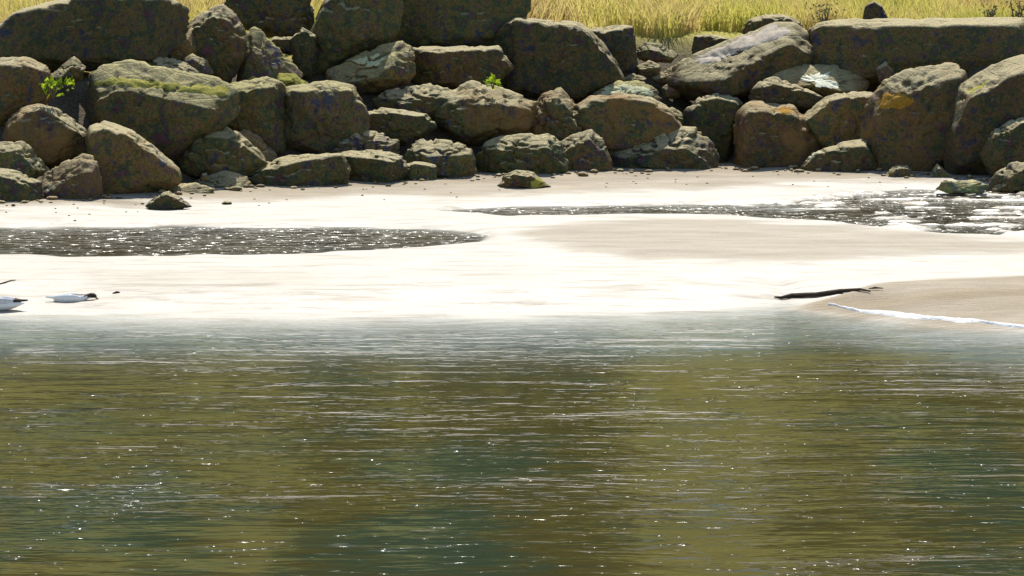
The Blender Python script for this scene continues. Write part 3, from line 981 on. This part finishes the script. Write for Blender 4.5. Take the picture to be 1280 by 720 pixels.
# growths and stains, and one crest painted sunlit
crust(R['D'], 'moss_patch', [(105, 104), (150, 96), (200, 102), (285, 108), (285, 122), (215, 114), (150, 108), (118, 106)], M_MOSS, 0.15)
crust(R['R'], 'moss_patch', [(342, 106), (350, 92), (370, 92), (384, 104), (380, 113), (350, 112)], M_MOSS, -0.4)
crust(R['Q'], 'moss_patch', [(303, 112), (310, 95), (345, 98), (360, 105), (345, 112), (318, 114)], M_MOSS, -0.5)
crust(R['AD'], 'lichen_patch', [(745, 120), (760, 108), (790, 103), (812, 110), (818, 120), (790, 118)], M_PALE_LICHEN, 0.2)
crust(R['X'], 'lichen_patch', [(404, 92), (430, 79), (470, 68), (490, 72), (470, 82), (425, 92)], M_PALE_LICHEN, 0.3)
crust(R['AO'], 'white_crust', [(995, 98), (1012, 92), (1030, 88), (1040, 91), (1036, 98), (1048, 104), (1050, 111), (1036, 111), (1020, 110), (1018, 102), (1000, 101)], M_WHITE, -0.3, 0.005, 0.006, 2.5)
crust(R['AL'], 'sunlit_crest', [(866, 78), (880, 66), (930, 44), (970, 30), (990, 33), (985, 46), (950, 56), (915, 70), (885, 82)], M_SUNLIT_CREST, 0.1, .004, .008)  # sunlit top of the crest painted as a pale layer
crust(R['AU'], 'orange_lichen', [(1094, 128), (1108, 116), (1130, 118), (1142, 124), (1132, 136), (1112, 137), (1098, 136)], M_ORANGE, -0.6)
crust(R['AV'], 'lichen_patch', [(1205, 115), (1225, 104), (1235, 100), (1232, 108), (1212, 118)], M_MOSS, 0.2)
crust(R['AR'], 'orange_lichen', [(962, 136), (975, 134), (992, 136), (990, 143), (965, 143)], M_ORANGE, -0.2)
crust(R['AK'], 'moss_patch', [(664, 228), (672, 222), (680, 230), (678, 235), (664, 235)], M_MOSS, -0.4)
crust(R['AA'], 'white_fleck', [(697, 107), (703, 104), (709, 107), (707, 114), (700, 116)], M_WHITE, -0.6)
crust(R['AT'], 'pale_streak', [(1008, 198), (1016, 191), (1026, 188), (1026, 193), (1014, 199)], M_PALE_LICHEN, -0.6)

# ------------------------------------------------------------------ driftwood and sticks
def limb(name, pts, radii, mat, parent=None, seg=9, wob=0.12, loc=(0, 0, 0)):
    pts = [Vector(p) - Vector(loc) for p in pts]
    V, Fc = tube(pts, radii, seg, wob)
    o = link_mesh(name, V, Fc, mat, parent=parent)
    return o


def on_sand(u, v, up):
    z = 0.1
    for _ in range(8):
        x, y, _z = on_level(u, v, z + up)
        z = float(sand_fields(np.array([x]), np.array([y]))[0][0])
    return x, y, z + up


ps = on_sand(1030, 367, 0.02)
st = empty("stick", ps, "dark waterlogged stick lying at the tip of the right sandbar", "stick")


def spts(lst):
    return [on_sand(u, v, up) for u, v, up in lst]


limb("stem", spts([(968, 372, .01), (976, 372.5, .015), (990, 370, .02), (1020, 366.5, .022), (1050, 364, .02), (1075, 361.5, .018), (1088, 360.5, .015)]),
     [.006, .014, .020, .022, .019, .013, .006], M_DARKWOOD, st, loc=ps, wob=.2)
limb("twig", spts([(1086, 360.3, .012), (1094, 358.5, .018), (1104, 358, .02)]), [.004, .010, .003], M_DARKWOOD, st, loc=ps, wob=.2)
pt = on_level(10, 352, 0.11)
tw = limb("twig", spts([(-6, 354, .004), (6, 352, .006), (14, 350.5, .006), (20, 350, .008)]), [.005, .007, .006, .003], M_DARKWOOD, loc=pt, seg=6)
tw.location = pt
tag(tw, "thin brown twig on the pale wet sand at the left edge", "twig")
pt = on_level(145, 366, 0.11)
tw = limb("twig", spts([(141, 367, .004), (146, 366, .008), (150, 366.5, .004)]), [.006, .012, .005], M_DARKWOOD, loc=pt, seg=6)
tw.location = pt
tag(tw, "tiny twig on the wet sand right of the dark-headed bird", "twig")


# ------------------------------------------------------------------ birds
def loft(rings, seg=14):
    """rings: centre, half width across, half height, pitch of the ring plane"""
    V, Fc = [], []
    for (cx, cy, cz), w, h, pit in rings:
        for k in range(seg):
            th = 2 * math.pi * k / seg
            a, b = math.cos(th) * w, math.sin(th) * h
            V.append((cx - math.sin(pit) * b, cy + a, cz + math.cos(pit) * b))
    for i in range(len(rings) - 1):
        for k in range(seg):
            Fc.append((i * seg + k, (i + 1) * seg + k, (i + 1) * seg + (k + 1) % seg, i * seg + (k + 1) % seg))
    Fc.append(tuple(range(seg)))
    Fc.append(tuple((len(rings) - 1) * seg + k for k in range(seg))[::-1])
    return V, Fc


def bird(label, px, py, z, facing, scale, dark_head, group=None):
    loc = on_level(px, py, z)
    root = empty("bird", loc, label, "bird", group)
    root.scale = (scale,) * 3
    root.rotation_euler = (0, 0, 0 if facing > 0 else math.pi)
    if dark_head:       # head lowered and stretched forward, bill pointing down
        rings = [((-.20, 0, .055), .012, .006, 0), ((-.16, 0, .055), .04, .02, 0), ((-.10, 0, .055), .07, .045, 0), ((0, 0, .055), .085, .058, 0), ((.08, 0, .058), .075, .056, -.1),
                 ((.13, 0, .070), .05, .042, -.2), ((.165, 0, .088), .030, .028, -.1), ((.195, 0, .100), .031, .030, -.1), ((.225, 0, .098), .030, .029, -.35), ((.247, 0, .086), .018, .018, -.6), ((.254, 0, .078), .008, .008, -.7)]
    else:               # resting, head up
        rings = [((-.24, 0, .085), .012, .006, 0), ((-.19, 0, .08), .045, .022, 0), ((-.11, 0, .072), .08, .055, 0), ((0, 0, .070), .098, .070, 0), ((.10, 0, .08), .085, .068, -.2),
                 ((.155, 0, .12), .05, .05, -.8), ((.172, 0, .165), .036, .036, -1.2), ((.185, 0, .195), .035, .036, -.6), ((.21, 0, .205), .032, .032, -.1), ((.236, 0, .200), .016, .016, 0), ((.242, 0, .199), .008, .008, 0)]
    V, Fc = loft(rings)
    mi = []
    for f in Fc:
        c = np.mean([V[i] for i in f], 0)
        dark = 0
        if dark_head:
            if c[0] > .15 and c[2] > .078:
                dark = 1
            if .0 < c[0] <= .16 and c[2] > .105 - .06 * (c[0] - 0.05):
                dark = 1
        mi.append(dark)
    body = link_mesh("body", V, Fc, [M_FEATHER_W, M_FEATHER_D], root, mat_idx=mi)
    ss = body.modifiers.new("smooth", 'SUBSURF')
    ss.levels = ss.render_levels = 1
    hx, hz = (.25, .082) if dark_head else (.238, .200)
    dz = -.055 if dark_head else -.012
    V, Fc = tube([(hx - .012, 0, hz + .004), (hx + .02, 0, hz + dz * .45), (hx + .045, 0, hz + dz)], [.011, .008, .003], 8)
    link_mesh("bill", V, Fc, M_BILL, root)
    for s in (-1, 1):
        bm = bmesh.new()
        bmesh.ops.create_uvsphere(bm, u_segments=8, v_segments=6, radius=.0055)
        ex, ez = (.222, .106) if dark_head else (.208, .214)
        V = [(v.co.x + ex, v.co.y + s * .028, v.co.z + ez) for v in bm.verts]
        Fc = [[q.index for q in f.verts] for f in bm.faces]
        bm.free()
        link_mesh("eye", V, Fc, M_EYE, root)
        # folded wing along the flank, tip reaching past the tail
        zt = .075 if dark_head else .105
        wr = [((.09, s * .065, zt), .012, .022, 0), ((.04, s * .080, zt + .005), .014, .036, 0), ((-.05, s * .076, zt + .004), .013, .036, 0), ((-.13, s * .050, zt + .002), .010, .024, 0), ((-.20, s * .022, zt + .004), .007, .012, 0), ((-.27, s * .012, zt + .008), .004, .006, 0)]
        V, Fc = loft(wr, 10)
        mi = [1 if np.mean([V[i] for i in f], 0)[0] < -.15 else 0 for f in Fc]
        wing = link_mesh("wing", V, Fc, [M_FEATHER_W if dark_head else M_FEATHER_G, M_FEATHER_W if dark_head else M_FEATHER_D], root, mat_idx=mi)
    return root


bird("white bird with dark brown head and nape stretched forward, at the waterline on the left", 90, 381, 0.0, 1, 0.85, True, "birds at the water's edge")
bird("plump white bird cut by the left picture edge, dark wing tips pointing right", 2, 389, 0.0, -1, 0.85, False, "birds at the water's edge")

# ------------------------------------------------------------------ white rim along the lower right sandbar
fl = [(1040, 386.5), (1070, 391), (1110, 396), (1150, 400), (1180, 403), (1230, 407), (1290, 410.5), (1340, 412)]
fX = np.linspace(1036, 1340, 260)
fYp = np.interp(fX, [p[0] for p in fl], [p[1] for p in fl])
V, Fc = [], []
m = 7
for i, (u, v) in enumerate(zip(fX, fYp)):
    x, y, _ = on_level(u, v, 0.01)
    wd = 0.085 * (0.45 + 0.55 * sstep(1036, 1130, u)) * (0.75 + 0.5 * float(vnoise([[u * .03, 0, 3]])[0]))
    y += 0.05 * float(vnoise([[u * .05, 7, 1]])[0])
    for k in range(m):
        t = k / (m - 1) * 2 - 1
        hgt = 0.016 * (1 - t * t) * (0.8 + 0.5 * float(vnoise([[u * .2, k * .9, 9]])[0]))
        zb = float(max(0.0, sand_fields(np.array([x]), np.array([y + t * wd]))[0][0]))
        V.append((x, y + t * wd, zb + 0.003 + hgt - (0.006 if k in (0, m - 1) else 0)))
white_rim = link_mesh("white_rim", V, grid_faces(m, len(fX)), M_WHITE_RIM)
tag(white_rim, "thin white line along the edge of the lower right sandbar", "white_rim", kind='stuff')


# ------------------------------------------------------------------ vegetation
def blades(name, spots, h_rng, w, mat, lean=0.35, tone_fn=None, parent=None, loc=(0, 0, 0), segs=3):
    n = len(spots)
    V = np.zeros((n, 2 * segs + 1, 3))
    az = rng.uniform(0, 2 * np.pi, n)
    ln = rng.uniform(0.1, 1, n) * lean
    hh = rng.uniform(*h_rng, n)
    fa = rng.uniform(-0.7, 0.7, n)
    base = np.asarray(spots) - np.array(loc)
    for k in range(segs + 1):
        t = k / segs
        cx = base[:, 0] + np.cos(az) * ln * hh * t * t
        cy = base[:, 1] + np.sin(az) * ln * hh * t * t
        cz = base[:, 2] + hh * (t - 0.25 * ln * t * t) - 0.02
        hw = w * (1 - t ** 1.6) * 0.5
        if k < segs:
            V[:, 2 * k] = np.stack([cx - np.cos(fa) * hw, cy - np.sin(fa) * hw, cz], -1)
            V[:, 2 * k + 1] = np.stack([cx + np.cos(fa) * hw, cy + np.sin(fa) * hw, cz], -1)
        else:
            V[:, 2 * k] = np.stack([cx, cy, cz], -1)
    st = 2 * segs + 1
    faces = []
    for i in range(n):
        o = i * st
        for k in range(segs - 1):
            faces.append((o + 2 * k, o + 2 * k + 1, o + 2 * k + 3, o + 2 * k + 2))
        faces.append((o + 2 * segs - 2, o + 2 * segs - 1, o + 2 * segs))
    ob = link_mesh(name, V.reshape(-1, 3).tolist(), faces, mat, parent=parent)
    tone = tone_fn(base, n) if tone_fn else rng.uniform(0, 1, n)
    add_attr(ob, "tone", np.repeat(np.clip(tone, 0, 1), st))
    return ob


NG = 46000
gx = rng.uniform(-8.5, 8.5, NG)
gs = 4.3 - 0.8 * np.exp(-((gx - 2.1) / 0.45) ** 2) + 4.6 * rng.uniform(0, 1, NG) ** 1.3
cl = fbm(np.stack([gx * 1.6, gs * 1.6, 0 * gx], -1), 3)
keep = cl > rng.uniform(-0.75, 0.05, NG)
gx, gs = gx[keep], gs[keep]
gz = bank_z(gx, gs)
spots = np.stack([gx, toe(gx) + gs, gz], -1)


def gtone(b, n):
    return 0.45 + 0.75 * fbm(np.stack([b[:, 0] * 0.9, b[:, 1] * 0.9, 0 * b[:, 0] + 3], -1), 3) + rng.normal(0, 0.16, n)


gr = blades("grass", spots, (0.22, 0.62), 0.020, M_GRASS, 0.8, gtone)
tag(gr, "tall dry yellow grass growing on the bank top behind the boulders", "grass", kind='stuff')


def weed(name, px, py, Y, rad, n, label, mat=M_GREEN, leaf=0.09):
    loc = at_depth(px, py, Y)
    root = empty(name, loc, label, "plant")
    V, Fc = [], []
    for k in range(4):
        a = random.uniform(0, 6.28)
        pts = [(0, 0.05, -rad), (math.cos(a) * rad * .3, 0, -rad * .3), (math.cos(a) * rad * .6, math.sin(a) * rad * .3, rad * .4)]
        v, f = tube(pts, [.008, .006, .003], 5)
        o0 = len(V)
        V += v
        Fc += [tuple(i + o0 for i in q) for q in f]
    link_mesh("stem", V, Fc, M_BARK, root)
    for k in range(n):
        d = Vector((random.gauss(0, 1), random.gauss(0, .7), random.gauss(0, .8)))
        d = d.normalized() * rad * random.uniform(.3, 1)
        L = leaf * random.uniform(.7, 1.3)
        ax = Vector((random.gauss(0, 1), random.gauss(0, 1), random.gauss(.5, .6))).normalized()
        sd2 = ax.cross(Vector((random.gauss(0, 1), random.gauss(0, 1), random.gauss(0, 1)))).normalized()
        nrm = ax.cross(sd2)
        vs = [d, d + ax * L * .45 + sd2 * L * .28, d + ax * L, d + ax * L * .45 - sd2 * L * .28, d + ax * L * .45 - nrm * L * .06]
        lf = link_mesh("leaf", vs, [(0, 1, 4), (1, 2, 4), (2, 3, 4), (3, 0, 4)], mat, root)
        add_attr(lf, "tone", [random.uniform(0, 1)] * 5)
    return root


weed("weed", 66, 108, R['B'][0].location.y - 0.45, .14, 34, "bright yellow-green leafy weed growing between boulders on the left", leaf=.1)
weed("weed", 88, 105, R['C'][0].location.y - 0.35, .06, 12, "small pale green sprig beside the bright weed on the left", leaf=.07)
weed("weed", 616, 103, R['Z'][0].location.y - 0.15, .085, 26, "rounded green tuft on the crest of the craggy middle boulder", leaf=.09)


def twiggy(px, py, Y, h, label):
    loc = at_depth(px, py, Y)
    root = empty("shrub", loc, label, "shrub", "dark stalks in the grass")
    for k in range(6):
        a = random.uniform(-.6, .6)
        pts = [(0, 0, 0), (a * h * .25, random.uniform(-.1, .1), h * .45), (a * h * .6, random.uniform(-.2, .2), h * random.uniform(.8, 1.05))]
        v, f = tube(pts, [.012, .009, .004], 5)
        link_mesh("stalk", v, f, M_BARK, root)
    V, Fc, T = [], [], []
    for k in range(90):
        t = random.uniform(.3, 1)
        d = Vector((random.gauss(0, .13) * h * t * 2, random.gauss(0, .12) * h, h * t))
        L = .05
        ax = Vector((random.gauss(0, 1), random.gauss(0, 1), random.gauss(0, 1))).normalized()
        s2 = ax.orthogonal().normalized()
        b0 = len(V)
        V += [d, d + ax * L * .5 + s2 * L * .3, d + ax * L, d + ax * L * .5 - s2 * L * .3]
        Fc.append((b0, b0 + 1, b0 + 2, b0 + 3))
        T += [random.random()] * 4
    lf = link_mesh("foliage", V, Fc, M_WOODLAND, root)
    add_attr(lf, "tone", T)


twiggy(1030, 44, R['AW'][0].location.y + .45, .40, "dark stalky shrub in the grass at the left end of the top-right slab")
twiggy(1238, 38, R['AW'][0].location.y + .55, .30, "dark stalky shrub in the grass near the top right corner")
twiggy(1272, 40, R['AW'][0].location.y + .5, .42, "brown stalky shrub at the right end of the top-right slab")

# woodland on the hill, out of the frame but mirrored in the river; gaps show grass and sky
cols_open = [(335, 380), (805, 1005), (1118, 1155)]
V, Fc, T = [], [], []
tv, tf = [], []
for k in range(330):
    Yt = random.uniform(56, 92)
    px = random.uniform(-500, 1800)
    if any(a - 18 < px < b + 18 for a, b in cols_open):
        continue
    xx = (px - 640) / F * Yt
    s_ = Yt - float(toe(xx))
    zz = float(bank_z(np.array([xx]), np.array([s_]))[0])
    near = (Yt - 56) / 36
    hgt = 4.0 + 8.0 * near * random.uniform(.7, 1.15)
    v, f = tube([(xx, Yt, zz - .3), (xx + random.uniform(-.2, .2), Yt, zz + hgt * .5), (xx + random.uniform(-.4, .4), Yt, zz + hgt * .9)], [.1 + hgt * .012, .06 + hgt * .008, .03], 6)
    o0 = len(tv)
    tv += v
    tf += [tuple(i + o0 for i in q) for q in f]
    wdt = .7 + hgt * .06
    tone = random.random()
    for q in range(int(90 + hgt * 22)):
        t = random.uniform(.0, 1)
        rr = wdt * (1.05 - .75 * t) * random.uniform(.5, 1.1)
        a = random.uniform(0, 6.283)
        d = Vector((xx + rr * math.cos(a), Yt + rr * math.sin(a), zz + .2 + t * hgt))
        L = random.uniform(.3, .6)
        ax = Vector((random.gauss(0, 1), random.gauss(0, 1), random.gauss(0, 1))).normalized()
        s2 = ax.orthogonal().normalized()
        b0 = len(V)
        V += [d - ax * L, d + s2 * L * .6, d + ax * L, d - s2 * L * .6]
        Fc.append((b0, b0 + 1, b0 + 2, b0 + 3))
        T += [min(1, max(0, tone + random.gauss(0, .2)))] * 4
n0 = len(V)
mi = [0] * len(Fc) + [1] * len(tf)
V += tv
Fc += [tuple(i + n0 for i in q) for q in tf]
T += [0.3] * len(tv)
wood = link_mesh("woodland", V, Fc, [M_WOODLAND, M_BARK], mat_idx=mi, smooth=False)
add_attr(wood, "tone", T)
tag(wood, "dark woodland on the hill above the bank, mirrored in the river", "woodland", kind='stuff')

# small rubble caught along the foot of the boulders
V, Fc = [], []
d3, f3_ = ico_dirs(2)
for k in range(420):
    x = random.uniform(-7.5, 7.5)
    y = float(toe(x)) + random.gauss(0.05, .16) - (.25 if 1 < random.random() * 1.15 else 0)
    r = random.choice([.012, .018, .018, .028, .045]) * random.uniform(.7, 1.2)
    if k % 6 == 0:                       # a few strays farther out on the dry sand
        y -= random.uniform(.2, 1.6)
        r = .012
    z = float(sand_fields(np.array([x]), np.array([y]))[0][0])
    sc = np.array([random.uniform(.8, 1.5), random.uniform(.8, 1.3), random.uniform(.5, .8)]) * r
    vv = d3 * sc * (1 + .22 * vnoise(d3 * 1.7 + k * 3.1))[:, None] + np.array([x, y, z + r * .2])
    b0 = len(V)
    V += vv.tolist()
    Fc += (f3_ + b0).tolist()
gv = link_mesh("gravel", V, Fc, M_ROCK)
gv.color = (0.05, 1.1, 0.3, 1)
tag(gv, "scattered small rubble on the sand along the foot of the boulders", "gravel", kind='stuff')
